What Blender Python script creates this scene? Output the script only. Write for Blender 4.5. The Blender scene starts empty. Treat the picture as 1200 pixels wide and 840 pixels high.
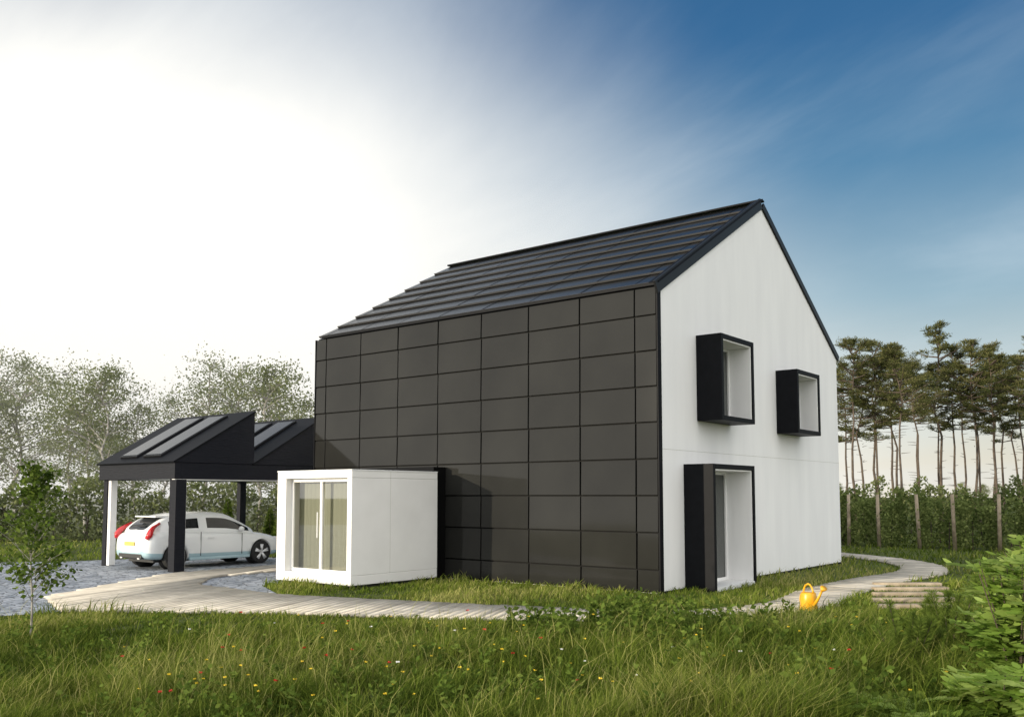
import bpy, math, random
import numpy as np
from mathutils import Vector, Matrix
random.seed(7); rng=np.random.default_rng(7)
R=math.radians
scene=bpy.context.scene
scene.view_settings.view_transform='Standard'
scene.view_settings.look='None'
scene.view_settings.exposure=0

# ------------------------------------------------------------------ materials
def newmat(name):
    m=bpy.data.materials.new(name); m.use_nodes=True
    nt=m.node_tree; nt.nodes.clear()
    out=nt.nodes.new('ShaderNodeOutputMaterial')
    return m,nt,out
def principled(name,col,rough=.5,metal=0,spec=.5,noise=None,bump=None,coat=0,ncol=None,trans=0,coords='Object',nmap=None):
    m,nt,out=newmat(name)
    p=nt.nodes.new('ShaderNodeBsdfPrincipled')
    p.inputs['Base Color'].default_value=(*col,1); p.inputs['Roughness'].default_value=rough
    p.inputs['Metallic'].default_value=metal; p.inputs['Specular IOR Level'].default_value=spec
    p.inputs['Coat Weight'].default_value=coat; p.inputs['Transmission Weight'].default_value=trans
    nt.links.new(p.outputs[0],out.inputs[0])
    tc=nt.nodes.new('ShaderNodeTexCoord')
    src=tc.outputs[coords]
    if nmap:
        mp=nt.nodes.new('ShaderNodeMapping'); mp.inputs['Scale'].default_value=nmap
        nt.links.new(src,mp.inputs[0]); src=mp.outputs[0]
    if noise:
        n=nt.nodes.new('ShaderNodeTexNoise'); n.inputs['Scale'].default_value=noise; n.inputs['Detail'].default_value=6
        nt.links.new(src,n.inputs['Vector'])
        r=nt.nodes.new('ShaderNodeValToRGB'); r.color_ramp.elements[0].position=.32; r.color_ramp.elements[1].position=.7
        r.color_ramp.elements[0].color=(*(ncol or tuple(c*.8 for c in col)),1); r.color_ramp.elements[1].color=(*col,1)
        nt.links.new(n.outputs['Fac'],r.inputs[0]); nt.links.new(r.outputs[0],p.inputs['Base Color'])
    if bump:
        n2=nt.nodes.new('ShaderNodeTexNoise'); n2.inputs['Scale'].default_value=bump[0]; n2.inputs['Detail'].default_value=5
        nt.links.new(src,n2.inputs['Vector'])
        b=nt.nodes.new('ShaderNodeBump'); b.inputs['Strength'].default_value=bump[1]; b.inputs['Distance'].default_value=bump[2]
        nt.links.new(n2.outputs['Fac'],b.inputs['Height']); nt.links.new(b.outputs[0],p.inputs['Normal'])
    return m
def leafmat(name,cols,transl=.4,rough=.5):
    m,nt,out=newmat(name)
    a=nt.nodes.new('ShaderNodeAttribute'); a.attribute_name='v'
    r=nt.nodes.new('ShaderNodeValToRGB')
    el=r.color_ramp.elements
    el[0].position=0; el[0].color=(*cols[0],1); el[1].position=1; el[1].color=(*cols[-1],1)
    for i in range(1,len(cols)-1):
        e=el.new(i/(len(cols)-1)); e.color=(*cols[i],1)
    nt.links.new(a.outputs['Fac'],r.inputs[0])
    d=nt.nodes.new('ShaderNodeBsdfDiffuse')
    t=nt.nodes.new('ShaderNodeBsdfTranslucent')
    mx=nt.nodes.new('ShaderNodeMixShader'); mx.inputs[0].default_value=transl
    nt.links.new(r.outputs[0],d.inputs['Color']); nt.links.new(r.outputs[0],t.inputs['Color'])
    nt.links.new(d.outputs[0],mx.inputs[1]); nt.links.new(t.outputs[0],mx.inputs[2]); nt.links.new(mx.outputs[0],out.inputs[0])
    return m

M={}
M['plaster']=principled('white_plaster',(.86,.86,.85),.7,noise=1.1,ncol=(.80,.80,.795),bump=(6,.25,.02),nmap=(2.2,2.2,.35))
M['podwhite']=principled('pod_white',(.82,.81,.79),.55,noise=1.5,ncol=(.76,.75,.73),bump=(14,.12,.01))
M['panel']=principled('dark_panel',(.023,.023,.021),.06,spec=.20,noise=.6,ncol=(.016,.016,.015))
M['panelback']=principled('panel_backing',(.003,.003,.003),.6,spec=.1)
M['blackglass']=principled('black_gloss',(.005,.005,.005),.1,spec=.1)
M['frame']=principled('charcoal_frame',(.008,.0085,.0105),.5,spec=.07,noise=8,ncol=(.006,.0065,.008))
M['roof']=principled('roof_panel',(.0085,.0082,.008),.22,spec=.13,noise=2,ncol=(.005,.005,.005))
M['lapglint']=principled('roof_lap_glint',(.05,.05,.052),.35,spec=.4)  # lighter strips painting the sun highlight along each roof row edge
M['rooftrim']=principled('roof_trim',(.012,.0125,.014),.4,spec=.18)
M['cladding']=principled('dark_cladding',(.012,.013,.018),.5,spec=.15,noise=5,ncol=(.007,.008,.012),nmap=(1,1,12),bump=(4,.4,.02))
M['skyglass']=principled('roof_glass',(.012,.014,.017),.05,spec=.5)
M['glass']=principled('window_glass',(.05,.055,.05),.04,spec=.9)
M['alu']=principled('white_window_frame',(.78,.78,.77),.35)
M['curtain']=principled('curtain',(.46,.46,.40),.8)
M['darkint']=principled('dark_interior',(.04,.038,.034),.8)
M['wood']=principled('weathered_deck',(.62,.57,.48),.75,noise=3,ncol=(.43,.39,.32),bump=(20,.3,.01),nmap=(1,1,1))
M['sleeper']=principled('timber_sleeper',(.42,.345,.245),.8,noise=5,ncol=(.22,.175,.12),bump=(20,.4,.02))
M['bark']=principled('bark',(.11,.08,.06),.9,noise=6,ncol=(.05,.04,.03),bump=(12,.6,.03))
M['pinebark']=principled('pine_bark',(.13,.10,.075),.9,noise=4,ncol=(.06,.045,.035))
M['birchbark']=principled('birch_bark',(.42,.40,.36),.8,noise=5,ncol=(.12,.11,.1))
M['carpaint']=principled('car_paint_white',(.78,.80,.80),.18,coat=.6)
M['carblue']=principled('car_paint_pale_blue',(.36,.50,.55),.2,coat=.6)
M['carglass']=principled('car_glass',(.012,.014,.015),.05,spec=.8)
M['tyre']=principled('tyre',(.012,.012,.012),.8)
M['rim']=principled('rim',(.66,.67,.68),.3,metal=.25)
M['redlight']=principled('tail_light',(.5,.008,.012),.12,coat=.8)
M['blackplastic']=principled('black_plastic',(.02,.02,.02),.5)
M['plate']=principled('number_plate',(.55,.4,.1),.5)
M['yellow']=principled('yellow_plastic',(.8,.42,.02),.35,noise=5,ncol=(.68,.33,.015))
M['red']=principled('poppy_red',(.55,.02,.015),.6)
M['yel']=principled('flower_yellow',(.75,.55,.03),.6)
M['wht']=principled('flower_white',(.75,.75,.7),.6)
M['grass']=leafmat('grass_blades',[(.032,.055,.010),(.085,.13,.018),(.18,.225,.038),(.38,.36,.13)],.32)
M['leaf']=leafmat('leaves_green',[(.04,.07,.012),(.09,.14,.025),(.18,.24,.05)],.35)
M['brightleaf']=leafmat('leaves_bright',[(.10,.18,.03),(.23,.35,.06),(.38,.48,.14)],.42,.4)
M['farleaf']=leafmat('leaves_forest',[(.09,.12,.04),(.16,.19,.075),(.25,.27,.12)],.5)  # pale leaf colours, distance haze partly put into the colour
M['pineleaf']=leafmat('pine_needles',[(.035,.048,.018),(.085,.10,.035),(.18,.17,.07)],.35)
M['hedgeleaf']=leafmat('hedge_leaves',[(.055,.08,.025),(.13,.17,.05),(.25,.29,.10)],.35)

def cobble():
    m,nt,out=newmat('cobblestone')
    tc=nt.nodes.new('ShaderNodeTexCoord')
    v=nt.nodes.new('ShaderNodeTexVoronoi'); v.inputs['Scale'].default_value=5.5; v.feature='DISTANCE_TO_EDGE'
    v2=nt.nodes.new('ShaderNodeTexVoronoi'); v2.inputs['Scale'].default_value=5.5
    nt.links.new(tc.outputs['Object'],v.inputs['Vector']); nt.links.new(tc.outputs['Object'],v2.inputs['Vector'])
    r=nt.nodes.new('ShaderNodeValToRGB'); r.color_ramp.elements[0].position=.02; r.color_ramp.elements[1].position=.09
    r.color_ramp.elements[0].color=(.25,.25,.25,1); r.color_ramp.elements[1].color=(1,1,1,1)
    nt.links.new(v.outputs['Distance'],r.inputs[0])
    bw=nt.nodes.new('ShaderNodeSeparateColor'); nt.links.new(v2.outputs['Color'],bw.inputs[0])
    c=nt.nodes.new('ShaderNodeValToRGB'); c.color_ramp.elements[0].color=(.20,.23,.27,1); c.color_ramp.elements[1].color=(.46,.49,.54,1)
    nt.links.new(bw.outputs[0],c.inputs[0])
    mx=nt.nodes.new('ShaderNodeMix'); mx.data_type='RGBA'; mx.blend_type='MULTIPLY'; mx.inputs[0].default_value=1
    nt.links.new(c.outputs[0],mx.inputs[6]); nt.links.new(r.outputs[0],mx.inputs[7])
    p=nt.nodes.new('ShaderNodeBsdfPrincipled'); p.inputs['Roughness'].default_value=.6
    nt.links.new(mx.outputs[2],p.inputs['Base Color'])
    b=nt.nodes.new('ShaderNodeBump'); b.inputs['Strength'].default_value=.8; b.inputs['Distance'].default_value=.03
    nt.links.new(r.outputs[0],b.inputs['Height']); nt.links.new(b.outputs[0],p.inputs['Normal'])
    nt.links.new(p.outputs[0],out.inputs[0]); return m
M['cobble']=cobble()
def groundmat():
    m,nt,out=newmat('meadow_ground')
    tc=nt.nodes.new('ShaderNodeTexCoord')
    n=nt.nodes.new('ShaderNodeTexNoise'); n.inputs['Scale'].default_value=.25; n.inputs['Detail'].default_value=8
    n2=nt.nodes.new('ShaderNodeTexNoise'); n2.inputs['Scale'].default_value=9; n2.inputs['Detail'].default_value=4
    nt.links.new(tc.outputs['Object'],n.inputs['Vector']); nt.links.new(tc.outputs['Object'],n2.inputs['Vector'])
    a=nt.nodes.new('ShaderNodeMath'); a.operation='ADD'; nt.links.new(n.outputs['Fac'],a.inputs[0]); nt.links.new(n2.outputs['Fac'],a.inputs[1])
    h=nt.nodes.new('ShaderNodeMath'); h.operation='MULTIPLY'; h.inputs[1].default_value=.5; nt.links.new(a.outputs[0],h.inputs[0])
    r=nt.nodes.new('ShaderNodeValToRGB'); e=r.color_ramp.elements
    e[0].position=.35; e[0].color=(.04,.05,.018,1); e[1].position=.65; e[1].color=(.13,.16,.045,1)
    nt.links.new(h.outputs[0],r.inputs[0])
    p=nt.nodes.new('ShaderNodeBsdfPrincipled'); p.inputs['Roughness'].default_value=.95; p.inputs['Specular IOR Level'].default_value=.1
    nt.links.new(r.outputs[0],p.inputs['Base Color'])
    b=nt.nodes.new('ShaderNodeBump'); b.inputs['Distance'].default_value=.1; nt.links.new(n2.outputs['Fac'],b.inputs['Height']); nt.links.new(b.outputs[0],p.inputs['Normal'])
    nt.links.new(p.outputs[0],out.inputs[0]); return m
M['ground']=groundmat()

# ------------------------------------------------------------------ helpers
def link(o,parent=None):
    scene.collection.objects.link(o)
    if parent is not None: o.parent=parent
    return o
def empty(name,loc=(0,0,0),rz=0):
    e=bpy.data.objects.new(name,None); e.location=loc; e.rotation_euler=(0,0,rz); e.empty_display_size=.3
    return link(e)
class MB:
    def __init__(s): s.v=[];s.f3=[];s.f4=[];s.a3=[];s.a4=[];s.m3=[];s.m4=[];s.n=0
    def add(s,v,f,attr=.5,mat=0):
        v=np.asarray(v,float).reshape(-1,3); f=np.asarray(f,int)
        if len(f)==0: return
        a=np.broadcast_to(np.asarray(attr,float),(len(f),)); mm=np.full(len(f),mat,int)
        if f.shape[1]==3: s.f3.append(f+s.n); s.a3.append(a); s.m3.append(mm)
        else: s.f4.append(f+s.n); s.a4.append(a); s.m4.append(mm)
        s.v.append(v); s.n+=len(v)
    def mesh(s,name,mats,smooth=False):
        me=bpy.data.meshes.new(name)
        v=np.concatenate(s.v); f3=np.concatenate(s.f3) if s.f3 else np.zeros((0,3),int); f4=np.concatenate(s.f4) if s.f4 else np.zeros((0,4),int)
        me.vertices.add(len(v)); me.vertices.foreach_set('co',v.astype(np.float32).ravel())
        li=np.concatenate([f3.ravel(),f4.ravel()]).astype(np.int32)
        me.loops.add(len(li)); me.loops.foreach_set('vertex_index',li)
        st=np.concatenate([np.arange(len(f3))*3,len(f3)*3+np.arange(len(f4))*4]).astype(np.int32)
        me.polygons.add(len(st)); me.polygons.foreach_set('loop_start',st)
        mi=np.concatenate(s.m3+s.m4).astype(np.int32); me.polygons.foreach_set('material_index',mi)
        me.update(calc_edges=True)
        at=me.attributes.new('v','FLOAT','FACE'); at.data.foreach_set('value',np.concatenate(s.a3+s.a4).astype(np.float32))
        if smooth: me.polygons.foreach_set('use_smooth',np.ones(len(st),bool))
        for m in mats: me.materials.append(m)
        return me
def obj(name,me,parent=None,loc=(0,0,0),rz=0,sc=1):
    o=bpy.data.objects.new(name,me); o.location=loc; o.rotation_euler=(0,0,rz); o.scale=(sc,)*3 if not hasattr(sc,'__len__') else sc
    return link(o,parent)
BF=[(0,3,2,1),(4,5,6,7),(0,1,5,4),(1,2,6,5),(2,3,7,6),(3,0,4,7)]
def boxv(a,b):
    x0,y0,z0=a;x1,y1,z1=b
    return [(x0,y0,z0),(x1,y0,z0),(x1,y1,z0),(x0,y1,z0),(x0,y0,z1),(x1,y0,z1),(x1,y1,z1),(x0,y1,z1)]
def bevel(o,w,seg=2):
    m=o.modifiers.new('bevel','BEVEL'); m.width=w; m.segments=seg; m.limit_method='ANGLE'; return o
def box(name,a,b,mat,parent,bv=.006):
    me=bpy.data.meshes.new(name); me.from_pydata(boxv(a,b),[],BF); me.materials.append(mat)
    o=link(bpy.data.objects.new(name,me),parent)
    if bv: bevel(o,bv)
    return o
def polymesh(name,v,f,mat,parent,bv=0):
    me=bpy.data.meshes.new(name); me.from_pydata(v,[],f); me.update(); me.materials.append(mat)
    o=link(bpy.data.objects.new(name,me),parent)
    if bv: bevel(o,bv)
    return o
def tube(mb,pts,rad,seg=6,attr=.5,mat=0,cap=False):
    pts=np.asarray(pts,float); n=len(pts); rad=np.broadcast_to(rad,(n,))
    vs=[]
    for i in range(n):
        t=pts[min(i+1,n-1)]-pts[max(i-1,0)]; t/=np.linalg.norm(t)+1e-9
        a=np.array([1,0,0]) if abs(t[0])<.8 else np.array([0,1,0])
        s=np.cross(t,a); s/=np.linalg.norm(s); u=np.cross(t,s)
        for k in range(seg):
            an=2*math.pi*k/seg; vs.append(pts[i]+rad[i]*(math.cos(an)*s+math.sin(an)*u))
    f=[(i*seg+k,i*seg+(k+1)%seg,(i+1)*seg+(k+1)%seg,(i+1)*seg+k) for i in range(n-1) for k in range(seg)]
    if cap:
        vs+= [pts[0],pts[-1]]; c0=n*seg;c1=c0+1
        f2=[(c0,(k+1)%seg,k) for k in range(seg)]+[(c1,(n-1)*seg+k,(n-1)*seg+(k+1)%seg) for k in range(seg)]
        mb.add(vs,f,attr,mat); base=mb.n-len(vs); mb.f3.append(np.array(f2)+base); mb.a3.append(np.full(len(f2),attr if np.isscalar(attr) else .5)); mb.m3.append(np.full(len(f2),mat))
    else: mb.add(vs,f,attr,mat)
def unit(v): return v/(np.linalg.norm(v,axis=-1,keepdims=True)+1e-9)
def leaves(mb,c,size,aspect=.55,attr=None,mat=0,dirs=None,flat=0):
    n=len(c)
    d=unit(rng.normal(size=(n,3))) if dirs is None else unit(dirs)
    if flat: d[:,2]*=(1-flat); d=unit(d)
    q=unit(np.cross(d,rng.normal(size=(n,3))+np.array([0,0,flat*6])))
    nn=np.cross(d,q)
    L=(np.broadcast_to(size,(n,))*rng.uniform(.7,1.3,n))[:,None]
    v=np.stack([c,c+d*L*.5+q*L*aspect*.5+nn*L*.06,c+d*L,c+d*L*.5-q*L*aspect*.5+nn*L*.06],1)
    f=np.arange(n*4).reshape(n,4)
    if attr is None: attr=rng.uniform(0,1,n)
    mb.add(v.reshape(-1,3),f,attr,mat)
def inpoly(x,y,poly):
    r=np.zeros(len(x),bool); n=len(poly)
    for i in range(n):
        x1,y1=poly[i];x2,y2=poly[(i+1)%n]
        if y1==y2: continue
        c=((y1>y)!=(y2>y))&(x<(x2-x1)*(y-y1)/(y2-y1)+x1); r^=c
    return r

# ------------------------------------------------------------------ camera
cam=bpy.data.cameras.new('camera'); co=link(bpy.data.objects.new('camera',cam))
cam.sensor_width=36; cam.lens=32.2; cam.shift_y=.0658; cam.clip_end=2000; cam.clip_start=.1
co.location=(0,0,1.9); co.rotation_euler=(R(94.35),0,0); scene.camera=co

# ------------------------------------------------------------------ sun + world
SUN_EL=8; sa=np.array([-.875,-.485]); sa/=np.linalg.norm(sa)
ts=Vector((sa[0]*math.cos(R(SUN_EL)),sa[1]*math.cos(R(SUN_EL)),math.sin(R(SUN_EL))))
sl=bpy.data.lights.new('sun','SUN'); sl.energy=5.0; sl.angle=R(.6); sl.color=(1,.88,.68)
so=link(bpy.data.objects.new('sun',sl)); so.rotation_euler=(-ts).to_track_quat('-Z','Y').to_euler()
w=bpy.data.worlds.new('World'); scene.world=w; w.use_nodes=True
nt=w.node_tree; nt.nodes.clear()
N=nt.nodes.new; Lk=nt.links.new
def math_(op,a,b=None,c=None,clamp=False):
    n=N('ShaderNodeMath'); n.operation=op; n.use_clamp=clamp
    for i,x in enumerate((a,b,c)):
        if x is None: continue
        if isinstance(x,(int,float)): n.inputs[i].default_value=x
        else: Lk(x,n.inputs[i])
    return n.outputs[0]
def mixc(f,a,b,mode='MIX'):
    n=N('ShaderNodeMix'); n.data_type='RGBA'; n.blend_type=mode
    for i,x in ((0,f),(6,a),(7,b)):
        if isinstance(x,(int,float)): n.inputs[i].default_value=x
        elif isinstance(x,tuple): n.inputs[i].default_value=(*x,1)
        else: Lk(x,n.inputs[i])
    return n.outputs[2]
def smooth(x,a,b):
    n=N('ShaderNodeMapRange'); n.interpolation_type='SMOOTHSTEP'; n.inputs[1].default_value=a; n.inputs[2].default_value=b; Lk(x,n.inputs[0]); return n.outputs[0]
tc=N('ShaderNodeTexCoord'); D=tc.outputs['Generated']
sky=N('ShaderNodeTexSky'); sky.sky_type='NISHITA'; sky.sun_disc=False; sky.sun_elevation=R(SUN_EL); sky.sun_rotation=math.atan2(sa[0],sa[1])%(2*math.pi)
sky.air_density=1.0; sky.dust_density=.6; sky.ozone_density=1.5
sep=N('ShaderNodeSeparateXYZ'); Lk(D,sep.inputs[0]); X,Y,Z=sep.outputs
dn=N('ShaderNodeVectorMath'); dn.operation='DOT_PRODUCT'; Lk(D,dn.inputs[0]); Lv=np.array([-.80,.60,-.60]); Lv/=np.linalg.norm(Lv); dn.inputs[1].default_value=tuple(Lv)
glow=smooth(dn.outputs['Value'],.06,.54)
zc=math_('MAXIMUM',Z,0.0)
cr=N('ShaderNodeValToRGB'); Lk(zc,cr.inputs[0]); e=cr.color_ramp.elements
e[0].position=0; e[0].color=(.88,.80,.66,1); e[1].position=.55; e[1].color=(.020,.115,.29,1)
for p_,c_ in ((.10,(.66,.72,.70)),(.20,(.34,.51,.62)),(.33,(.095,.26,.45)),(.44,(.035,.155,.35))):
    q=e.new(p_); q.color=(*c_,1)
den=math_('ADD',zc,.30)
px=math_('DIVIDE',X,den); py=math_('DIVIDE',Y,den)
cmb=N('ShaderNodeCombineXYZ'); Lk(px,cmb.inputs[0]); Lk(py,cmb.inputs[1])
mp=N('ShaderNodeMapping'); mp.vector_type='TEXTURE'; mp.inputs['Rotation'].default_value=(0,0,R(-46)); mp.inputs['Location'].default_value=(.5,.1,0); mp.inputs['Scale'].default_value=(1.9,.75,1); Lk(cmb.outputs[0],mp.inputs[0])
cn=N('ShaderNodeTexNoise'); cn.inputs['Scale'].default_value=1.15; cn.inputs['Detail'].default_value=10; cn.inputs['Roughness'].default_value=.56; cn.inputs['Distortion'].default_value=.45; Lk(mp.outputs[0],cn.inputs['Vector'])
cl=smooth(cn.outputs['Fac'],.42,.82)
backfill=smooth(math_('MULTIPLY',Y,-1.0),-.35,.35)
base=mixc(1.0,sky.outputs[0],(.10,.10,.10),'MULTIPLY')
base=mixc(.85,base,cr.outputs[0])
hi=math_('SUBTRACT',1.0,math_('MULTIPLY',smooth(Z,.34,.52),.45))
g2=math_('MULTIPLY',math_('MULTIPLY',glow,hi),math_('ADD',.62,math_('MULTIPLY',cn.outputs['Fac'],.82)),clamp=True)
s1=mixc(math_('MULTIPLY',cl,.5),base,(.72,.83,.91))
s2=mixc(g2,s1,(1.12,1.10,1.04))
s3=mixc(math_('MULTIPLY',backfill,.9),s2,(1.82,1.79,1.74))  # unseen sky behind the camera, brightened to fill light on the gable
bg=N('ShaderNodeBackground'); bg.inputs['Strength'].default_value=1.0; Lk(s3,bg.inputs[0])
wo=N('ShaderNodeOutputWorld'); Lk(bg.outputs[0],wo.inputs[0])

# atmospheric haze standing in the woodland behind the plot (real volume)
hm,hnt,hout=newmat('morning_haze')
vs_=hnt.nodes.new('ShaderNodeVolumeScatter'); vs_.inputs['Density'].default_value=.0045; vs_.inputs['Anisotropy'].default_value=.1; vs_.inputs['Color'].default_value=(1,.98,.94,1)
hnt.links.new(vs_.outputs[0],hout.inputs['Volume'])
box('haze',(-160,36,-.5),(6,170,15),hm,None,0)
# ------------------------------------------------------------------ ground
g=polymesh('ground',[(-600,-300,0),(600,-300,0),(600,900,0),(-600,900,0)],[(0,1,2,3)],M['ground'],None)

TH=math.atan2(.7847,.6199)
P0=np.array([2.906,17.916]); U=np.array([.6199,.7847]); V=np.array([-.7849,.6197])
def hw(u,v): return tuple(P0+U*u+V*v)
# ------------------------------------------------------------------ house
H=empty('gabled_house',(P0[0],P0[1],0),TH)
W=10.25; Ln=10.3; EL=5.98; ER=5.78; RZ=8.92
prof=[(0.05,0),(W,0),(W,ER),(W/2,RZ),(0.05,EL)]
n=len(prof)
vs=[(x,0,z) for x,z in prof]+[(x,Ln,z) for x,z in prof]
fs=[tuple(range(n)),tuple(reversed(range(n,2*n)))]+[(i,i+n,(i+1)%n+n,(i+1)%n) for i in range(n)]
polymesh('walls',vs,fs,M['plaster'],H)
box('gable_seam',(0.06,-.003,2.815),(W-.0,-.001,2.822),M['curtain'],H,0)
box('base_flashing',(0.06,-.006,0.0),(W,-.002,.05),M['rooftrim'],H,0)
box('panel_backing',(-.03,.0,0.02),(.045,Ln+.02,6.03),M['panelback'],H,0)
cols=[0.012,.511,1.842,3.19,4.54,5.88,7.22,8.57,9.90,10.31]
rows=[.03,.46,1.18,1.90,2.62,3.34,4.05,4.76,5.47,6.04]
for i in range(len(cols)-1):
    for j in range(len(rows)-1):
        y0,y1=cols[i]+.016,cols[i+1]-.016; z0,z1=rows[j]+.014,rows[j+1]-.014
        t=[rng.uniform(-.0035,.0035) for _ in range(3)]
        d=[t[0]+t[1],t[0]-t[1],t[0]-t[1]+t[2],t[0]+t[1]+t[2]]
        xo=[-.080,-.080,-.066,-.066]
        q=[(y0,z0),(y1,z0),(y1,z1),(y0,z1)]
        vv=[(xo[k]+d[k],q[k][0],q[k][1]) for k in range(4)]+[(-.035,q[k][0],q[k][1]) for k in range(4)]
        polymesh('facade_panel',vv,[(0,3,2,1),(4,5,6,7),(0,1,5,4),(1,2,6,5),(2,3,7,6),(3,0,4,7)],M['panel'],H,.005)
box('corner_trim',(-.088,-.02,0.0),(.05,.012,6.04),M['frame'],H,.004)
box('corner_trim_far',(-.088,Ln+.012,0.0),(.05,Ln+.04,6.04),M['frame'],H,.004)
def roofslab(name,x0,z0,x1,z1,y0,y1,th,mat,bv=.005):
    dx,dz=x1-x0,z1-z0; L=math.hypot(dx,dz); nx,nz=-dz/L,dx/L
    if nz<0: nx,nz=-nx,-nz
    pr=[(x0,z0),(x1,z1),(x1+nx*th,z1+nz*th),(x0+nx*th,z0+nz*th)]
    v=[(x,y0,z) for x,z in pr]+[(x,y1,z) for x,z in pr]
    f=[(0,1,2,3),(7,6,5,4),(0,4,5,1),(1,5,6,2),(2,6,7,3),(3,7,4,0)]
    return polymesh(name,v,f,mat,H,bv)
roofslab('roof_deck_front',-.02,EL,W/2,RZ+.003,.0,Ln-.05,.07,M['frame'])
roofslab('roof_deck_back',W+.03,ER-.02,W/2+.001,RZ+.003,.0,Ln-.05,.07,M['frame'])
roofslab('rake_fascia_front',-.10,EL-.10,W/2,RZ-.04,-.05,-.002,.26,M['rooftrim'])
roofslab('rake_fascia_back',W+.06,ER-.05,W/2+.001,RZ-.02,-.05,-.002,.16,M['rooftrim'])
roofslab('rake_cap_front',-.10,EL+.115,W/2,RZ+.175,-.07,.16,.03,M['frame'])
box('eave_band',(-.12,-.03,6.045),(.02,Ln-.3,6.11),M['frame'],H,.01)
box('ridge_cap',(W/2-.10,-.06,RZ+.135),(W/2+.10,Ln-.03,RZ+.185),M['frame'],H,.015)
a=math.atan2(RZ-EL,W/2); SL=math.hypot(RZ-EL,W/2)
NR=8; rl=(SL-.04)/NR
for r in range(NR):
    for i in range(len(cols)-1):
        s0=.02+r*rl; s1=s0+rl+.03
        y0,y1=cols[i]+.018,cols[i+1]-.018
        if i==0: y0=.17
        if i==len(cols)-2: y1=Ln-.1
        def P(s,h): return (-.02+s*math.cos(a)-h*math.sin(a), EL+s*math.sin(a)+h*math.cos(a))
        j=rng.uniform(-.004,.004)
        pr=[P(s0,.10),P(s1,.075),P(s1,.11+j),P(s0,.155+j)]
        v=[(x,y0,z) for x,z in pr]+[(x,y1,z) for x,z in pr]
        polymesh('roof_panel',v,[(0,1,2,3),(7,6,5,4),(0,4,5,1),(1,5,6,2),(2,6,7,3),(3,7,4,0)],M['roof'],H,.006)
    s0=.02+r*rl
    pr=[P(s0-.008,.125),P(s0-.001,.125),P(s0-.001,.165),P(s0-.008,.165)]
    v=[(x,.17,z) for x,z in pr]+[(x,Ln-.1,z) for x,z in pr]
    polymesh('roof_lap_glint',v,[(0,1,2,3),(7,6,5,4),(0,4,5,1),(1,5,6,2),(2,6,7,3),(3,7,4,0)],M['lapglint'],H)
def winbox(name,u0,u1,z0,z1,p,door=False,t=.07):
    fr=M['frame']
    box(name+'_left',(u0,-p,z0),(u0+t,-.001,z1),fr,H,.006)
    box(name+'_right',(u1-t,-p,z0),(u1,-.001,z1),fr,H,.006)
    box(name+'_top',(u0+t+.001,-p+.001,z1-t),(u1-t-.001,-.001,z1-.001),fr,H,.004)
    if not door: box(name+'_bottom',(u0+t+.001,-p+.001,z0+.001),(u1-t-.001,-.001,z0+t),fr,H,.004)
    else: box(name+'_sill',(u0+t+.001,-p+.001,z0+.001),(u1-t-.001,-.001,z0+.09),M['alu'],H,.004)
    zb=z0+(t if not door else .09)
    box(name+'_lining_right',(u1-t-.03,-p+.03,zb+.002),(u1-t-.002,-.002,z1-t-.002),M['plaster'],H,0)
    box(name+'_lining_top',(u0+t+.003,-p+.03,z1-t-.03),(u1-t-.033,-.002,z1-t-.002),M['plaster'],H,0)
    box(name+'_lining_left',(u0+t+.003,-p+.03,zb+.002),(u0+t+.03,-.002,z1-t-.033),M['plaster'],H,0)
    f=.06; a0,a1=u0+t+.03,u1-t-.03; b0,b1=zb,z1-t-.03
    box(name+'_glass',(a0,-.02,b0),(a1,-.012,b1),M['glass'],H,0)
    for nm,A,B in (('frame_l',(a0,-.06,b0),(a0+f,-.021,b1)),('frame_r',(a1-f,-.06,b0),(a1,-.021,b1)),('frame_t',(a0+f,-.058,b1-f),(a1-f,-.021,b1)),('frame_b',(a0+f,-.058,b0),(a1-f,-.021,b0+f))):
        box(name+'_'+nm,A,B,M['alu'],H,.004)
    if door:
        mid=(a0+a1)/2
        box(name+'_mullion',(mid-.04,-.07,b0+f),(mid+.04,-.022,b1-f),M['alu'],H,.004)
        box(name+'_handle',(mid+.055,-.13,1.0),(mid+.075,-.10,1.5),M['alu'],H,.004)
winbox('upper_window_box',1.57,3.20,3.46,5.27,.58,t=.10)
winbox('small_window_box',5.82,7.35,3.42,4.98,.55,t=.10)
winbox('door_box',.94,2.94,.0,2.54,.66,True,t=.10)

u0,u1,v0,v1,zt=-3.08,-.50,5.47,7.91,2.42; t=.14
box('pod_connector',(-.498,5.60,.0),(-.092,8.0,2.56),M['blackglass'],H,.006)
box('pod_base',(u0,v0,.06),(u1,v1,.26),M['podwhite'],H,.012)
box('pod_plinth',(u0+.1,v0+.1,0),(u1,v1-.1,.06),M['darkint'],H,0)
box('pod_roof',(u0,v0,zt-.15),(u1,v1,zt),M['podwhite'],H,.012)
box('pod_side_near',(u0,v0,.262),(u1,v0+t,zt-.152),M['podwhite'],H,.008)
box('pod_side_far',(u0,v1-t-.16,.262),(u1,v1,zt-.152),M['podwhite'],H,.008)
box('pod_side_joint',(-1.98,v0-.002,.26),(-1.974,v0+.01,zt-.01),M['curtain'],H,0)
box('pod_roof_trim',(u0-.01,v0-.01,zt+.001),(u1,v1+.01,zt+.025),M['alu'],H,.005)
gy0,gy1,gz0,gz1=v0+t+.002,v1-t-.162,.264,zt-.154
fx=u0+.16
f=.07
m1=gy0+(gy1-gy0)*.5
box('pod_door_frame_bottom',(fx,gy0,gz0),(fx+.06,gy1,gz0+f),M['alu'],H,.004)
box('pod_door_frame_top',(fx,gy0,gz1-f),(fx+.06,gy1,gz1),M['alu'],H,.004)
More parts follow.
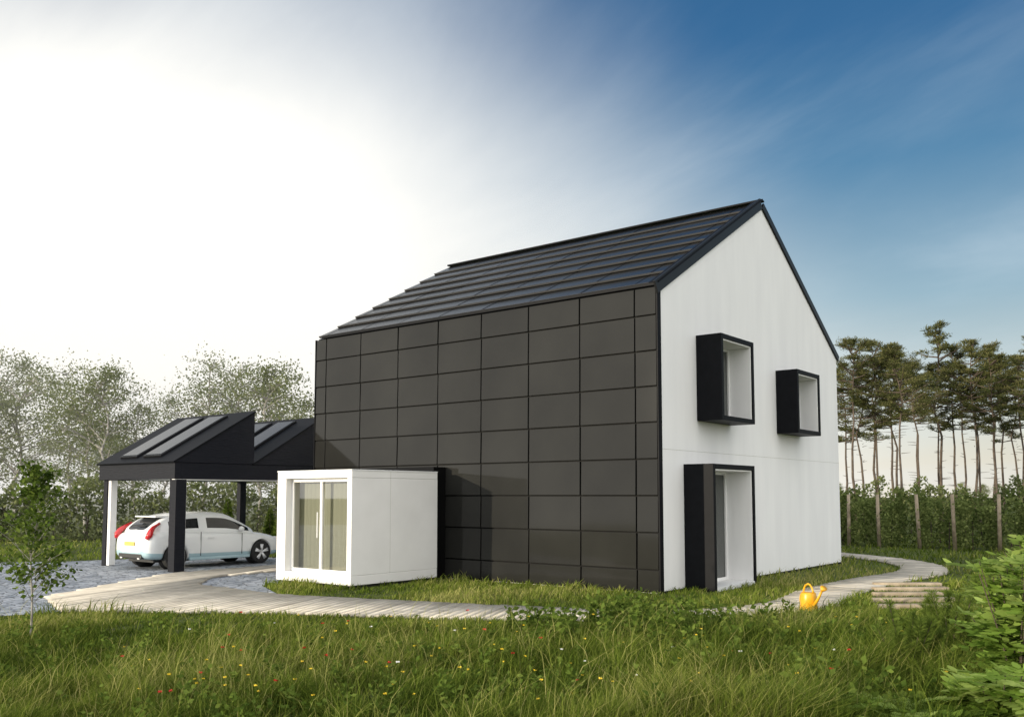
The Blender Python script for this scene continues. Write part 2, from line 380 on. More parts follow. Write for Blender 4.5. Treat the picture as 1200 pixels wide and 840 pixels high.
for y in (gy0,m1-f/2,gy1-f):
    box('pod_door_stile',(fx-.01,y,gz0+f+.001),(fx+.05,y+f,gz1-f-.001),M['alu'],H,.004)
box('pod_door_handle',(fx-.06,m1+.055,1.0),(fx-.04,m1+.075,1.55),M['rim'],H,.004)
gm,gnt,gout=newmat('clear_glass')
tr=gnt.nodes.new('ShaderNodeBsdfTransparent'); tr.inputs[0].default_value=(.80,.82,.78,1)
gl=gnt.nodes.new('ShaderNodeBsdfGlossy'); gl.inputs['Roughness'].default_value=.02
fr=gnt.nodes.new('ShaderNodeFresnel'); fr.inputs[0].default_value=2.4
mx=gnt.nodes.new('ShaderNodeMixShader'); gnt.links.new(fr.outputs[0],mx.inputs[0]); gnt.links.new(tr.outputs[0],mx.inputs[1]); gnt.links.new(gl.outputs[0],mx.inputs[2]); gnt.links.new(mx.outputs[0],gout.inputs[0])
polymesh('pod_glass',[(fx+.03,gy0+.01,gz0+.01),(fx+.03,gy1-.01,gz0+.01),(fx+.03,gy1-.01,gz1-.01),(fx+.03,gy0+.01,gz1-.01)],[(0,3,2,1)],gm,H)
mb=MB(); ny=160; ys=np.linspace(gy0,gy1,ny); xs=fx+.22+.004*np.sin(ys*44)+.002*np.sin(ys*91)
vv=np.concatenate([np.stack([xs,ys,np.full(ny,gz0+.02)],1),np.stack([xs,ys,np.full(ny,gz1-.02)],1)])
mb.add(vv,[(i,i+1,ny+i+1,ny+i) for i in range(ny-1)])
obj('pod_curtain',mb.mesh('pod_curtain',[M['curtain']],True),H)

# ------------------------------------------------------------------ carport
C0=np.array([-8.41,23.1]); C=empty('carport',(C0[0],C0[1],0),TH)
cw=3.45; zlow=2.74; zb=2.32; zh=4.12
fr=M['cladding']
for nm,(a,b) in {'post_near':((-.14,-.14),(.16,.14)),'post_left':((-.10,cw-.16),(.14,cw+.02)),'post_back_right':((4.2,-.12),(4.42,.1)),'post_back_left':((4.2,cw-.12),(4.42,cw+.06))}.items():
    box(nm,(*a,0),(*b,zb-.002),fr,C,.01)
box('post_cladding_white',(-.06,cw-.30,.02),(.12,cw-.165,zb-.004),M['plaster'],C,.004)
box('post_strip_white',(.165,-.1,.02),(.185,.1,zb-.004),M['plaster'],C,.003)
box('beam_front',(-.2,-.16,zb),(.0,cw+.1,zlow),fr,C,.01)
box('beam_right',(.002,-.16,zb),(4.5,-.0,zlow-.004),fr,C,.01)
box('beam_left',(.002,cw-.06,zb),(4.5,cw+.1,zlow-.004),fr,C,.01)
box('beam_back',(4.3,.002,zb+.002),(4.5,cw-.062,zlow-.006),fr,C,.01)
box('soffit',(.004,.004,zb+.02),(4.29,cw-.064,zb+.05),M['plaster'],C,0)
box('beam_under_trim',(-.18,-.14,zb-.02),(4.48,-.02,zb-.001),M['alu'],C,.002)
for k in range(2):
    a0=-.2+k*2.35; a1=a0+2.35-.02
    y0,y1=-.18,cw+.12
    v=[(a0,y0,zlow),(a1,y0,zlow),(a1,y0,zh),(a0,y1,zlow),(a1,y1,zlow),(a1,y1,zh)]
    polymesh('sawtooth_gable',v,[(0,1,2),(5,4,3),(0,2,5,3),(1,4,5,2),(0,3,4,1)],fr,C)
    ang=math.atan2(zh-zlow,a1-a0); sl=math.hypot(zh-zlow,a1-a0)
    def Q(s,y,h): return (a0+s*math.cos(ang)-h*math.sin(ang),y,zlow+s*math.sin(ang)+h*math.cos(ang))
    def slab(nm,s0,s1,ya,yb,h0,h1,mat):
        v=[Q(s0,ya,h0),Q(s1,ya,h0),Q(s1,yb,h0),Q(s0,yb,h0),Q(s0,ya,h1),Q(s1,ya,h1),Q(s1,yb,h1),Q(s0,yb,h1)]
        polymesh(nm,v,BF,mat,C,.008)
    slab('roof_sheet',-.05,sl+.04,y0-.03,y1+.03,.003,.05,M['frame'])
    for q in range(2):
        ya=.75+q*1.15; slab('roof_glazing_frame',.22,sl-.2,ya,ya+.85,.052,.10,M['rooftrim']); slab('roof_glazing',.28,sl-.26,ya+.05,ya+.80,.102,.11,M['skyglass'])

# ------------------------------------------------------------------ car
cc=C0+U*1.75+V*1.55
car=empty('parked_car',(cc[0],cc[1],.02),TH)
def ring_loft(st,mats,matfn,name):
    mb=[];fs=[];mi=[]
    n=len(st[0])
    for s in st: mb+=s
    for i in range(len(st)-1):
        for k in range(n):
            fs.append((i*n+k,i*n+(k+1)%n,(i+1)*n+(k+1)%n,(i+1)*n+k)); mi.append(matfn(i,k))
    fs.append(tuple(reversed(range(n)))); mi.append(matfn(-1,0)); fs.append(tuple(range((len(st)-1)*n,len(st)*n))); mi.append(matfn(-2,0))
    me=bpy.data.meshes.new(name); me.from_pydata(mb,[],fs)
    for m in mats: me.materials.append(m)
    me.polygons.foreach_set('material_index',mi); me.update()
    o=link(bpy.data.objects.new(name,me),car)
    s=o.modifiers.new('s','SUBSURF'); s.levels=2; s.render_levels=2
    me.polygons.foreach_set('use_smooth',[True]*len(fs))
    return o
body=[(-2.11,.60,.42,.70),(-2.09,.74,.32,.80),(-2.00,.83,.25,.93),(-1.75,.875,.22,.985),(-1.3,.895,.20,.975),(-.7,.89,.18,.945),(0,.885,.18,.925),(.8,.885,.18,.90),(1.15,.885,.18,.885),(1.5,.87,.19,.835),(1.85,.82,.2,.755),(2.04,.73,.25,.66),(2.12,.58,.32,.56)]
st=[]
for x,h,zb_,zt_ in body:
    hh=zt_-zb_
    half=[(0,zb_),(h*.84,zb_),(h*.965,zb_+.10*hh),(h*.985,zb_+.22*hh),(h,zb_+.48*hh),(h*.985,zb_+.74*hh),(h*.93,zb_+.92*hh),(h*.80,zt_),(0,zt_+.025)]
    pts=[(x,-y,z) for y,z in half]+[(x,y,z) for y,z in reversed(half[1:-1])]
    st.append(pts)
def bmat(i,k):
    if i<0: return 0
    return 1 if k in (1,2,13,14,0,15) else 0
bo=ring_loft(st,[M['carpaint'],M['carblue']],bmat,'body')
cut=[]
for x in (-1.32,1.32):
    for sgn in (-1,1):
        mbc=MB(); tube(mbc,[(x,sgn*.60,.31),(x,sgn*1.05,.31)],.365,36,cap=True)
        c=obj('cut',mbc.mesh('cut',[M['blackplastic']]),car); cut.append(c)
        b=bo.modifiers.new('b','BOOLEAN'); b.object=c; b.operation='DIFFERENCE'; b.solver='EXACT'
bpy.context.view_layer.update()
dg=bpy.context.evaluated_depsgraph_get()
try:
    nm=bpy.data.meshes.new_from_object(bo.evaluated_get(dg)); bo.modifiers.clear(); bo.data=nm
except Exception as e: print('bool',e)
for c in cut: bpy.data.objects.remove(c)
for x in (-1.32,1.32):
    for sgn in (-1,1):
        mbw=MB()
        tube(mbw,[(x,sgn*.58,.31),(x,sgn*.60,.31)],[.36,.36],32,cap=True)
        obj('wheel_well',mbw.mesh('well',[M['blackplastic']]),car)
        wz=.315
        mbt=MB()
        tube(mbt,[(x,sgn*.67,wz),(x,sgn*.68,wz),(x,sgn*.855,wz),(x,sgn*.872,wz),(x,sgn*.874,wz)],[.27,.315,.315,.295,.225],40,cap=True)
        obj('tyre',mbt.mesh('tyre',[M['tyre']],False),car)
        mbr=MB(); tube(mbr,[(x,sgn*.872,wz),(x,sgn*.882,wz),(x,sgn*.872,wz)],[.225,.236,.200],40)
        tube(mbr,[(x,sgn*.87,wz),(x,sgn*.886,wz)],[.065,.055],20,cap=True)
        for k in range(5):
            an=k*2*math.pi/5+.3
            for dd in (-.13,.13):
                p0=(x+.04*math.cos(an),sgn*.881,wz+.04*math.sin(an)); p1=(x+.215*math.cos(an+dd),sgn*.879,wz+.215*math.sin(an+dd))
                tube(mbr,[p0,p1],[.026,.024],8,cap=True)
        obj('rim',mbr.mesh('rim',[M['rim']],True),car)
cab=[(-1.97,.60,.93,.54,.99),(-1.90,.68,.93,.57,1.06),(-1.72,.74,.93,.60,1.20),(-1.48,.77,.93,.61,1.335),(-1.1,.80,.93,.635,1.40),(-.55,.81,.92,.65,1.44),(-.43,.81,.92,.65,1.445),(.05,.81,.90,.645,1.44),(.30,.81,.89,.635,1.40),(.62,.80,.88,.64,1.25),(.98,.78,.87,.66,1.05),(1.28,.74,.85,.66,.885)]
st=[]
for x,b_,z0,t_,z1 in cab:
    zz=z1-z0
    half=[(0,z0-.08),(b_*.98,z0-.08),(b_,z0-.01),(b_-(b_-t_)*.12,z0+.10*zz),(t_+(b_-t_)*.16,z1-.16*zz-.015),(t_,z1-.035*min(1,zz*3)),(t_*.9,z1),(0,z1+.02)]
    st.append([(x,-y,z) for y,z in half]+[(x,y,z) for y,z in reversed(half[1:-1])])
def cmat(i,k):
    if i==-1 or i==-2: return 0
    kk=k if k<7 else 13-k
    if kk==3:
        if i in (0,1,2,5) or i>=10: return 0
        return 1
    if kk==6:
        if i in (0,1,2): return 1
        if i in (8,9,10): return 1
        return 0
    return 0
ring_loft(st,[M['carpaint'],M['carglass']],cmat,'cabin')
for sgn in (-1,1):
    mbl=MB()
    path=[(-2.07,sgn*.735,.78),(-2.03,sgn*.775,.88),(-1.98,sgn*.755,.97),(-1.88,sgn*.70,1.06),(-1.70,sgn*.68,1.17)]
    tube(mbl,path,[.06,.085,.075,.055,.035],10,cap=True)
    obj('tail_light',mbl.mesh('tl',[M['redlight']],True),car)
    box('exhaust',(-2.12,sgn*.42-.05,.26),(-2.02,sgn*.42+.05,.32),M['rim'],car,.01)
    mbm=MB(); tube(mbm,[(.62,sgn*.80,.95),(.60,sgn*.93,.98),(.60,sgn*1.0,.98)],[.03,.075,.05],10,cap=True)
    obj('door_mirror',mbm.mesh('mir',[M['carpaint']],True),car)
    box('head_light',(1.78,sgn*.66-.1,.60),(1.98,sgn*.66+.1,.72),M['alu'],car,.04)
    yd=sgn*.892
    box('door_handle',(-.42,min(yd,yd+sgn*.02),.76),(-.22,max(yd,yd+sgn*.02),.785),M['carpaint'],car,.006)
    box('door_seam_rear',(-.62,min(sgn*.87,sgn*.892),.30),(-.612,max(sgn*.87,sgn*.8925),.93),M['blackplastic'],car,0)
    box('door_seam_front',(.66,min(sgn*.87,sgn*.889),.30),(.668,max(sgn*.87,sgn*.889),.86),M['blackplastic'],car,0)
    box('side_sill',(-.93,min(sgn*.80,sgn*.895),.19),(.93,max(sgn*.80,sgn*.895),.27),M['carblue'],car,.02)
box('rear_diffuser',(-2.12,-.55,.27),(-1.98,.55,.40),M['blackplastic'],car,.03)
box('number_plate',(-2.135,-.24,.60),(-2.105,.24,.70),M['plate'],car,.004)
box('roof_spoiler',(-1.72,-.50,1.315),(-1.42,.50,1.355),M['carpaint'],car,.015)
box('underbody',(-1.8,-.6,.17),(1.8,.6,.3),M['blackplastic'],car,0)

# ------------------------------------------------------------------ decks, cobbles, path
cob=[(-45,13.2),(-12,13.9),(-8.2,14.6),(-4.3,17.4),(-5.3,19.6),(-3.6,23.2),(-5.6,27.5),(-9.5,29.5),(-13,26.6),(-45,22.5)]
polymesh('cobblestone_driveway',[(x,y,.004) for x,y in cob],[tuple(range(len(cob)))],M['cobble'],None)
deckA=[(-7.3,15.1),(-8.7,17.3),(-8.25,22.3),(-6.2,25.4),(-5.2,24.2),(-6.95,21.4),(-6.7,19.6),(-4.35,17.5),(-.6,15.95),(1.5,15.25),(1.6,13.95),(-.8,14.1),(-3.7,14.85)]
mb=MB()
def planks(poly,ang,wd=.15,gap=.022,z0=.006,z1=.045):
    ca,sa_=math.cos(ang),math.sin(ang)
    P=np.array(poly); lo=P@np.array([ca,sa_]); la=P@np.array([-sa_,ca])
    y=la.min()+wd/2
    while y<la.max():
        xs=[]
        for i in range(len(P)):
            a0,a1=la[i],la[(i+1)%len(P)]
            if (a0>y)!=(a1>y): xs.append(lo[i]+(lo[(i+1)%len(P)]-lo[i])*(y-a0)/(a1-a0))
        xs.sort()
        for s,e in zip(xs[::2],xs[1::2]):
            s+=rng.uniform(-.03,.03); e+=rng.uniform(-.03,.03)
            zz=z1+rng.uniform(-.005,.005)
            b=np.array(boxv((s,y-wd/2+gap/2,z0),(e,y+wd/2-gap/2,zz)))
            wv=np.stack([b[:,0]*ca-b[:,1]*sa_,b[:,0]*sa_+b[:,1]*ca,b[:,2]],1)
            mb.add(wv,BF,rng.uniform())
        y+=wd
planks(deckA,R(74))
dm=M['wood']
def addattr(m):
    nt=m.node_tree; p=[n for n in nt.nodes if n.type=='BSDF_PRINCIPLED'][0]
    src=p.inputs['Base Color'].links[0].from_socket
    a=nt.nodes.new('ShaderNodeAttribute'); a.attribute_name='v'
    mr=nt.nodes.new('ShaderNodeMapRange'); mr.inputs[3].default_value=.72; mr.inputs[4].default_value=1.12; nt.links.new(a.outputs['Fac'],mr.inputs[0])
    mx=nt.nodes.new('ShaderNodeMix'); mx.data_type='RGBA'; mx.blend_type='MULTIPLY'; mx.inputs[0].default_value=1
    nt.links.new(src,mx.inputs[6]); nt.links.new(mr.outputs[0],mx.inputs[7]); nt.links.new(mx.outputs[2],p.inputs['Base Color'])
addattr(dm); addattr(M['sleeper'])
obj('wooden_deck',mb.mesh('deck',[dm]))
cp=np.array([(1.55,14.6),(3.3,14.75),(4.9,15.9),(6.1,17.9),(7.9,20.3),(10.0,22.6),(11.0,25.2),(10.9,28),(9.9,31),(8.5,33)])
def catmull(P,n=24):
    o=[]
    Q=np.vstack([2*P[0]-P[1],P,2*P[-1]-P[-2]])
    for i in range(1,len(Q)-2):
        for t in np.linspace(0,1,n,endpoint=False):
            a,b,c,d=Q[i-1:i+3]; o.append(.5*((2*b)+(-a+c)*t+(2*a-5*b+4*c-d)*t*t+(-a+3*b-3*c+d)*t**3))
    o.append(P[-1]); return np.array(o)
cc_=catmull(cp); seg=np.linalg.norm(np.diff(cc_,axis=0),axis=1); cum=np.concatenate([[0],np.cumsum(seg)])
mb=MB(); s=0.08
pathL=[];pathR=[]
while s<cum[-1]:
    x=np.interp(s,cum,cc_[:,0]); y=np.interp(s,cum,cc_[:,1]); x2=np.interp(s+.05,cum,cc_[:,0]); y2=np.interp(s+.05,cum,cc_[:,1])
    t_=unit(np.array([x2-x,y2-y])) if s+.05<cum[-1] else t_
    nn=np.array([-t_[1],t_[0]]); hwid=.56+rng.uniform(-.03,.03)
    pathL.append((x+nn[0]*.52,y+nn[1]*.52)); pathR.append((x-nn[0]*.52,y-nn[1]*.52))
    c=np.array([x,y]); zz=.045+rng.uniform(-.005,.005)
    q=[c-t_*.063-nn*hwid,c+t_*.063-nn*hwid,c+t_*.063+nn*hwid,c-t_*.063+nn*hwid]
    mb.add([(p[0],p[1],.006) for p in q]+[(p[0],p[1],zz) for p in q],BF,rng.uniform()); s+=.15
obj('wooden_path',mb.mesh('path',[dm]))
pathpoly=pathL+pathR[::-1]
mb=MB()
base=np.array([6.75,15.6])
for k in range(5):
    c=base+np.array([.42,.98])*k*.98+np.array([rng.uniform(-.1,.1),0]); axk=unit(np.array([1.0,rng.uniform(-.03,.10)])); nn=np.array([-axk[1],axk[0]]); hl=.72+rng.uniform(-.10,.12); h0=.085
    q=[c-axk*hl-nn*.10,c+axk*hl-nn*.10,c+axk*hl+nn*.10,c-axk*hl+nn*.10]
    mb.add([(p[0],p[1],.0) for p in q]+[(p[0],p[1],h0) for p in q],BF,rng.uniform(.5,1))
so_=obj('timber_steps',mb.mesh('steps',[M['sleeper']])); bevel(so_,.02)

# ------------------------------------------------------------------ watering can
wc=empty('watering_can',(4.85,15.15,0),R(-70))
mb=MB(); tube(mb,[(0,0,0.02),(0,0,.03),(0,0,.26),(0,0,.285),(0,0,.27)],[.10,.125,.105,.095,.085],28,cap=True)
obj('body',mb.mesh('b',[M['yellow']],True),wc)
mb=MB(); tube(mb,[(.09,0,.08),(.20,0,.20),(.30,0,.34)],[.028,.02,.015],12,cap=True); tube(mb,[(.295,0,.33),(.335,0,.375)],[.02,.05],14,cap=True)
obj('spout',mb.mesh('sp',[M['yellow']],True),wc)
mb=MB(); tube(mb,[(-.11*math.cos(t),0,.25+.15*math.sin(t)) for t in np.linspace(-.1,math.pi-.25,14)],.013,8,cap=True)
tube(mb,[(-.10,0,.25),(-.17,0,.24),(-.19,0,.16),(-.16,0,.09),(-.11,0,.07)],.012,8,cap=True)
obj('handle',mb.mesh('h',[M['yellow']],True),wc)
wc.scale=(1.15,1.15,1.15)

# ------------------------------------------------------------------ grass
housep=[hw(-.12,-.02),hw(W,-.02),hw(W,Ln),hw(-.12,Ln)]; podp=[hw(-3.1,5.45),hw(0,5.45),hw(0,7.93),hw(-3.1,7.93)]
doorp=[hw(.9,-.7),hw(3,-.7),hw(3,0),hw(.9,0)]
stepsp=[(5.8,14.6),(7.7,14.6),(9.4,20.2),(7.5,20.2)]
excl=[cob,deckA,pathpoly,housep,podp,doorp]
def allowed(x,y):
    k=np.ones(len(x),bool)
    for p in excl: k&=~inpoly(x,y,p)
    return k
def pnoise(x,y,s,seed=0):
    r=np.random.default_rng(seed); o=np.zeros_like(x)
    for i in range(6):
        a=r.uniform(0,6.28); f=s*r.uniform(.6,1.8); o+=np.sin((x*math.cos(a)+y*math.sin(a))*f+r.uniform(0,6.28))
    return o/6
def blades(n,ylo,yhi,hscale,wscale,margin=1.08):
    y=1/(1/ylo-(1/ylo-1/yhi)*rng.uniform(0,1,n)); x=rng.uniform(-.62,.62,n)*y*margin
    k=allowed(x,y); x=x[k];y=y[k]
    tf=pnoise(x,y,9,31)+.7*pnoise(x,y,22,32); k=(tf>-.12)|(rng.uniform(size=len(x))<.55); x=x[k];y=y[k]; tf=tf[k]; n=len(x)
    nz=pnoise(x,y,1.3,1); nz2=pnoise(x,y,4,2); tall=np.clip((x-(-1.5))/3.5,0,1)*np.clip((13.3-y)/2.0,0,1)
    h=(.115+.09*nz+.07*nz2+.09*np.clip(tf,-.5,.8)+.19*tall*(.6+.5*nz2))*hscale*rng.uniform(.4,1.6,n); h=np.clip(h,.03,.58)
    h=np.where(y>16.2,h*.7,h); h=np.where((y>13.0)&(y<14.9)&(x>-9)&(x<1.8),np.minimum(h*.6,.10),h)
    h=np.where(inpoly(x,y,stepsp),np.minimum(h,.06),h)
    wd=.0036*wscale*(y/8)**.9*rng.uniform(.7,1.4,n)
    an=rng.uniform(0,6.28,n); side=np.stack([np.cos(an),np.sin(an),np.zeros(n)],1)
    lean=rng.normal(size=(n,2))*.42; lean[:,0]+=.15+.35*pnoise(x,y,2.2,44); lean[:,1]+=.35*pnoise(x,y,2.2,45)
    b=np.stack([x,y,np.zeros(n)-.005],1)
    mid=b+np.stack([lean[:,0]*h*.35,lean[:,1]*h*.35,h*.6],1); tip=b+np.stack([lean[:,0]*h*1.1,lean[:,1]*h*1.1,h],1)
    W_=wd[:,None]
    v=np.stack([b-side*W_,b+side*W_,mid-side*W_*.8,mid+side*W_*.8,tip],1).reshape(-1,3)
    i=np.arange(n)[:,None]*5
    f=np.concatenate([i+np.array([0,1,3]),i+np.array([0,3,2]),i+np.array([2,3,4])],1).reshape(-1,3)
    att=np.clip(.50+.38*nz+.30*pnoise(x,y,.5,5)+rng.normal(size=n)*.2-.20*tall,0,1)
    return v,f,np.repeat(att,3)
mb=MB()
v,f,a_=blades(300000,7.0,20,1.0,1.0); mb.add(v,f,a_)
v,f,a_=blades(50000,18,45,1.1,1.4); mb.add(v,f,a_)
v,f,a_=blades(9000,7.0,13,2.2,.7); mb.add(v,f,np.clip(a_+.35,0,1))
obj('grass',mb.mesh('grass',[M['grass']]))

mb=MB()
def weed(x,y,h,n,size,attrb=.5,spread=.18):
    for s in range(max(2,n//14)):
        a=rng.uniform(0,6.28); r=spread*rng.uniform(.2,1)
        top=np.array([x+r*math.cos(a),y+r*math.sin(a),h*rng.uniform(.6,1)])
        b=np.array([x+.2*r*math.cos(a),y+.2*r*math.sin(a),0])
        m_=(b+top)/2+np.array([0,0,h*.1])
        tube(mb,[b,m_,top],[.004,.003,.002],4,.4)
        k=14; t=rng.uniform(.25,1,k)[:,None]; c=b+(top-b)*t+rng.normal(size=(k,3))*.02
        d=rng.normal(size=(k,3)); d[:,2]=abs(d[:,2])*.4
        leaves(mb,c,size,.6,np.clip(attrb+rng.normal(size=k)*.22,0,1),dirs=d)
for _ in range(130):
    x=rng.normal(2.1,.95); y=rng.uniform(11.3,13.9)
    if allowed(np.array([x]),np.array([y]))[0]: weed(x,y,rng.uniform(.15,.62)*(1 if y<13 else .75),42,.09,.6)
for _ in range(360):
    y=1/(1/7.4-(1/7.4-1/13.5)*rng.uniform()); x=rng.uniform(-.6,.6)*y
    if allowed(np.array([x]),np.array([y]))[0]: weed(x,y,rng.uniform(.1,.36),28,.06,.6)
for _ in range(90):
    y=rng.uniform(7.4,11.5); x=rng.uniform(.15,.6)*y
    weed(x,y,rng.uniform(.25,.55),42,.085,.65)
obj('meadow_weeds',mb.mesh('weeds',[M['leaf']]))
mb=MB()
def flower(x,y,h,r,mat):
    tube(mb,[(x,y,0),(x+.01,y,h)],[.0025,.002],4,.4,0)
    c=np.array([x+.01,y,h]); k=6; a=np.arange(k)/k*6.28+rng.uniform(0,1)
    d=np.stack([np.cos(a),np.sin(a),np.full(k,.45)],1)
    leaves(mb,np.repeat(c[None],k,0),r,.95,mat=mat,dirs=d)
for _ in range(150):
    y=1/(1/7.6-(1/7.6-1/13)*rng.uniform()); x=rng.uniform(-.42,.48)*y
    m_=random.choice([1,2,2,2,2,2,3]); flower(x,y,rng.uniform(.18,.42),.022 if m_==1 else .018,m_)
obj('wildflowers',mb.mesh('wf',[M['leaf'],M['red'],M['yel'],M['wht']]))

# ------------------------------------------------------------------ trees
def decid(H_,seed,nclump=70,per=120,leafsz=.15,crown0=.22,wid=.32,barkidx=1,leafidx=0):
    global rng
    old=rng; rng=np.random.default_rng(seed)
    mb=MB(); pts=[np.array([0,0,0.])]
    for i in range(1,9): pts.append(np.array([rng.normal()*.05*i*H_/10,rng.normal()*.05*i*H_/10,H_*i/8*.96]))
    tube(mb,pts,[H_*.012*(1-i/9.5) for i in range(9)],7,mat=barkidx)
    P=np.array(pts)
    for i in range(nclump):
        t=crown0+(1-crown0)*rng.uniform()**.85; z=t*H_*.96
        c=np.array([np.interp(z,P[:,2],P[:,0]),np.interp(z,P[:,2],P[:,1]),z])
        prof_=math.sin(min(1,(t-crown0)/(1-crown0)*.85+.15)*math.pi)**.6
        r=H_*wid*prof_*rng.uniform(.15,1)**.6; a=rng.uniform(0,6.28)
        end=c+np.array([r*math.cos(a),r*math.sin(a),r*rng.uniform(.1,.7)])
        tube(mb,[c,c+(end-c)*.5+np.array([0,0,.06*r]),end],[H_*.004,H_*.0028,H_*.001],4,mat=barkidx)
        cr=H_*rng.uniform(.03,.07)
        q=rng.normal(size=(per,3))*cr*np.array([1,1,.6])+end
        q2=c+(end-c)*rng.uniform(.3,1,(per//3,1))+rng.normal(size=(per//3,3))*cr*.5
        q=np.vstack([q,q2]); base=rng.uniform(.2,.75)
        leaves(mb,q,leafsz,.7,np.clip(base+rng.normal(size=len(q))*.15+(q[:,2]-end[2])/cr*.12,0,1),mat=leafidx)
    me=mb.mesh('tree',[M['farleaf'],M['birchbark'],M['bark']]); rng=old
    return me
def pine(H_,seed):
    global rng
    old=rng; rng=np.random.default_rng(seed)
    mb=MB(); pts=[np.array([rng.normal()*.03*i,rng.normal()*.03*i,H_*i/7]) for i in range(8)]
    tube(mb,pts,[H_*.0085*(1-i/8.3) for i in range(8)],7,mat=1); P=np.array(pts)
    nb=38; c0=rng.uniform(.50,.64)
    for i in range(nb):
        t=c0+(1-c0)*(i+rng.uniform())/nb; z=t*H_
        c=np.array([np.interp(z,P[:,2],P[:,0]),np.interp(z,P[:,2],P[:,1]),z])
        u_=(t-c0)/(1-c0); L=H_*.15*(math.sin(math.pi*min(1,u_*.72+.25))**.8)*rng.uniform(.3,1.25); a=rng.uniform(0,6.28)
        up=rng.uniform(-.05,.45)+.4*u_
        end=c+np.array([L*math.cos(a),L*math.sin(a),L*up])
        tube(mb,[c,(c+end)/2-np.array([0,0,.05*L]),end],[H_*.004,H_*.003,H_*.001],4,mat=1)
        for k in range(4):
            tt=rng.uniform(.4,1.08); q0=c+(end-c)*tt+rng.normal(size=3)*.1*L*np.array([1,1,.4])
            n_=32; d=rng.normal(size=(n_,3)); d[:,2]=abs(d[:,2])*.8-.15
            q=np.repeat(q0[None],n_,0)+rng.normal(size=(n_,3))*np.array([.14,.14,.05])
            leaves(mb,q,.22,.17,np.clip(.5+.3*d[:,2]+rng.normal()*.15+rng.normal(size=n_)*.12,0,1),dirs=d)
    for i in range(12):
        z=H_*rng.uniform(.15,c0); a=rng.uniform(0,6.28); L=rng.uniform(.2,.7)
        tube(mb,[(0,0,z),(L*math.cos(a),L*math.sin(a),z+.05)],[.02,.006],4,mat=1)
    me=mb.mesh('pine',[M['pineleaf'],M['pinebark']]); rng=old; return me
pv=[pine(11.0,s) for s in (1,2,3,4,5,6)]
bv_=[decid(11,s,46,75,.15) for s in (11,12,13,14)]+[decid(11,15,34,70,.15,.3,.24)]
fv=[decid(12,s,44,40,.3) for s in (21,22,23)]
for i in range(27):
    px_=990+((i*0.618)%1)*310 if i>8 else 990+i*29+rng.uniform(-8,8)
    d=rng.uniform(46,72); x=(px_-600)/1073*d
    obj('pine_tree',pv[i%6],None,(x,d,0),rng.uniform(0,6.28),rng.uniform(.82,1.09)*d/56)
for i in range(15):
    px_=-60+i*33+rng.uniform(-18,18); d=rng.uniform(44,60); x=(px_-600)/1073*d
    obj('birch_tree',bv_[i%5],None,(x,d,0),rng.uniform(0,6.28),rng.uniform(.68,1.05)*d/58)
forest=empty('distant_forest')
for i in range(46):
    px_=rng.uniform(-350,520) if i<26 else rng.uniform(900,1500); d=rng.uniform(75,120) if i<26 else rng.uniform(190,250); x=(px_-600)/1073*d
    obj('forest_tree',fv[i%3],forest,(x,d,-.3),rng.uniform(0,6.28),rng.uniform(.6,.85) if i<26 else rng.uniform(.35,.5))
def hedge(name,pts,h,th,dens,size,mat,vine=0):
    mb=MB()
    pts=np.array(pts)
    for a,b in zip(pts[:-1],pts[1:]):
        L=np.linalg.norm(b-a); n_=int(L*dens); t=rng.uniform(0,1,n_); c=a+(b-a)*t[:,None]
        s=t*L+a[0]; hh=h*(1+.12*np.sin(s*1.3)+.10*np.sin(s*3.1+1)+.06*np.sin(s*7.7))
        z=rng.uniform(0,1,n_)**.8*hh; nn=unit(np.array([-(b-a)[1],(b-a)[0]])); off=rng.normal(size=n_)*th*(1-.4*z/hh)
        P=np.stack([c[:,0]+nn[0]*off,c[:,1]+nn[1]*off,z],1)
        cl_=pnoise(P[:,0]*3,P[:,2]*3,1.2,9)
        if vine:
            ph=np.sin(s*6.28/vine); cl_=cl_*.5+.6*ph
        k=(cl_>-.20)|(rng.uniform(size=n_)<(.12 if vine else .3)); P=P[k]; cl_=cl_[k]
        leaves(mb,P,size,.7,np.clip(.45+.4*cl_+rng.normal(size=len(P))*.15,0,1))
        for j in range(int(L*1.6)):
            cc2=a+(b-a)*rng.uniform(); tube(mb,[(cc2[0],cc2[1],0),(cc2[0]+rng.normal()*.1,cc2[1],h*.6)],[.03,.015],4,mat=1)
    return obj(name,mb.mesh(name,[mat,M['bark']]))
hedge('hedge',[(-34,34),(-20,39),(-2,44)],2.3,.7,900,.17,M['farleaf'])
hedge('vine_row',[(9,42),(12.2,37),(15.5,33.5),(22,27.5)],1.65,.22,1100,.12,M['hedgeleaf'],.95)
hedge('vine_row',[(11,43),(15.8,37.5),(25,29.5)],1.9,.25,900,.14,M['hedgeleaf'],1.1)
hedge('hedge',[(12,52),(20,46),(34,36)],2.3,.5,700,.17,M['farleaf'])
fence=empty('vine_fence')
for k in range(10):
    t=k/9; p=np.array([11.0,37.2])+(np.array([19.0,27.9])-np.array([11.0,37.2]))*t+np.array([rng.uniform(-.1,.1),0])
    mb=MB(); tube(mb,[(p[0],p[1],0),(p[0]+rng.normal()*.05,p[1],1.95)],[.07,.06],9,cap=True); obj('post',mb.mesh('post',[M['sleeper']]),fence)
    mb=MB(); n_=420; z=rng.uniform(.05,1.8,n_); P=np.stack([p[0]+.25+rng.normal(size=n_)*.13,p[1]-.1+rng.normal(size=n_)*.13,z],1); P=P[(pnoise(P[:,2]*4,P[:,0]*3+k,1.5,k)>-.1)]
    leaves(mb,P,.10,.7,np.clip(rng.normal(size=len(P))*.2+.7,0,1)); obj('vine',mb.mesh('vine',[M['hedgeleaf']]),fence)
con=MB()
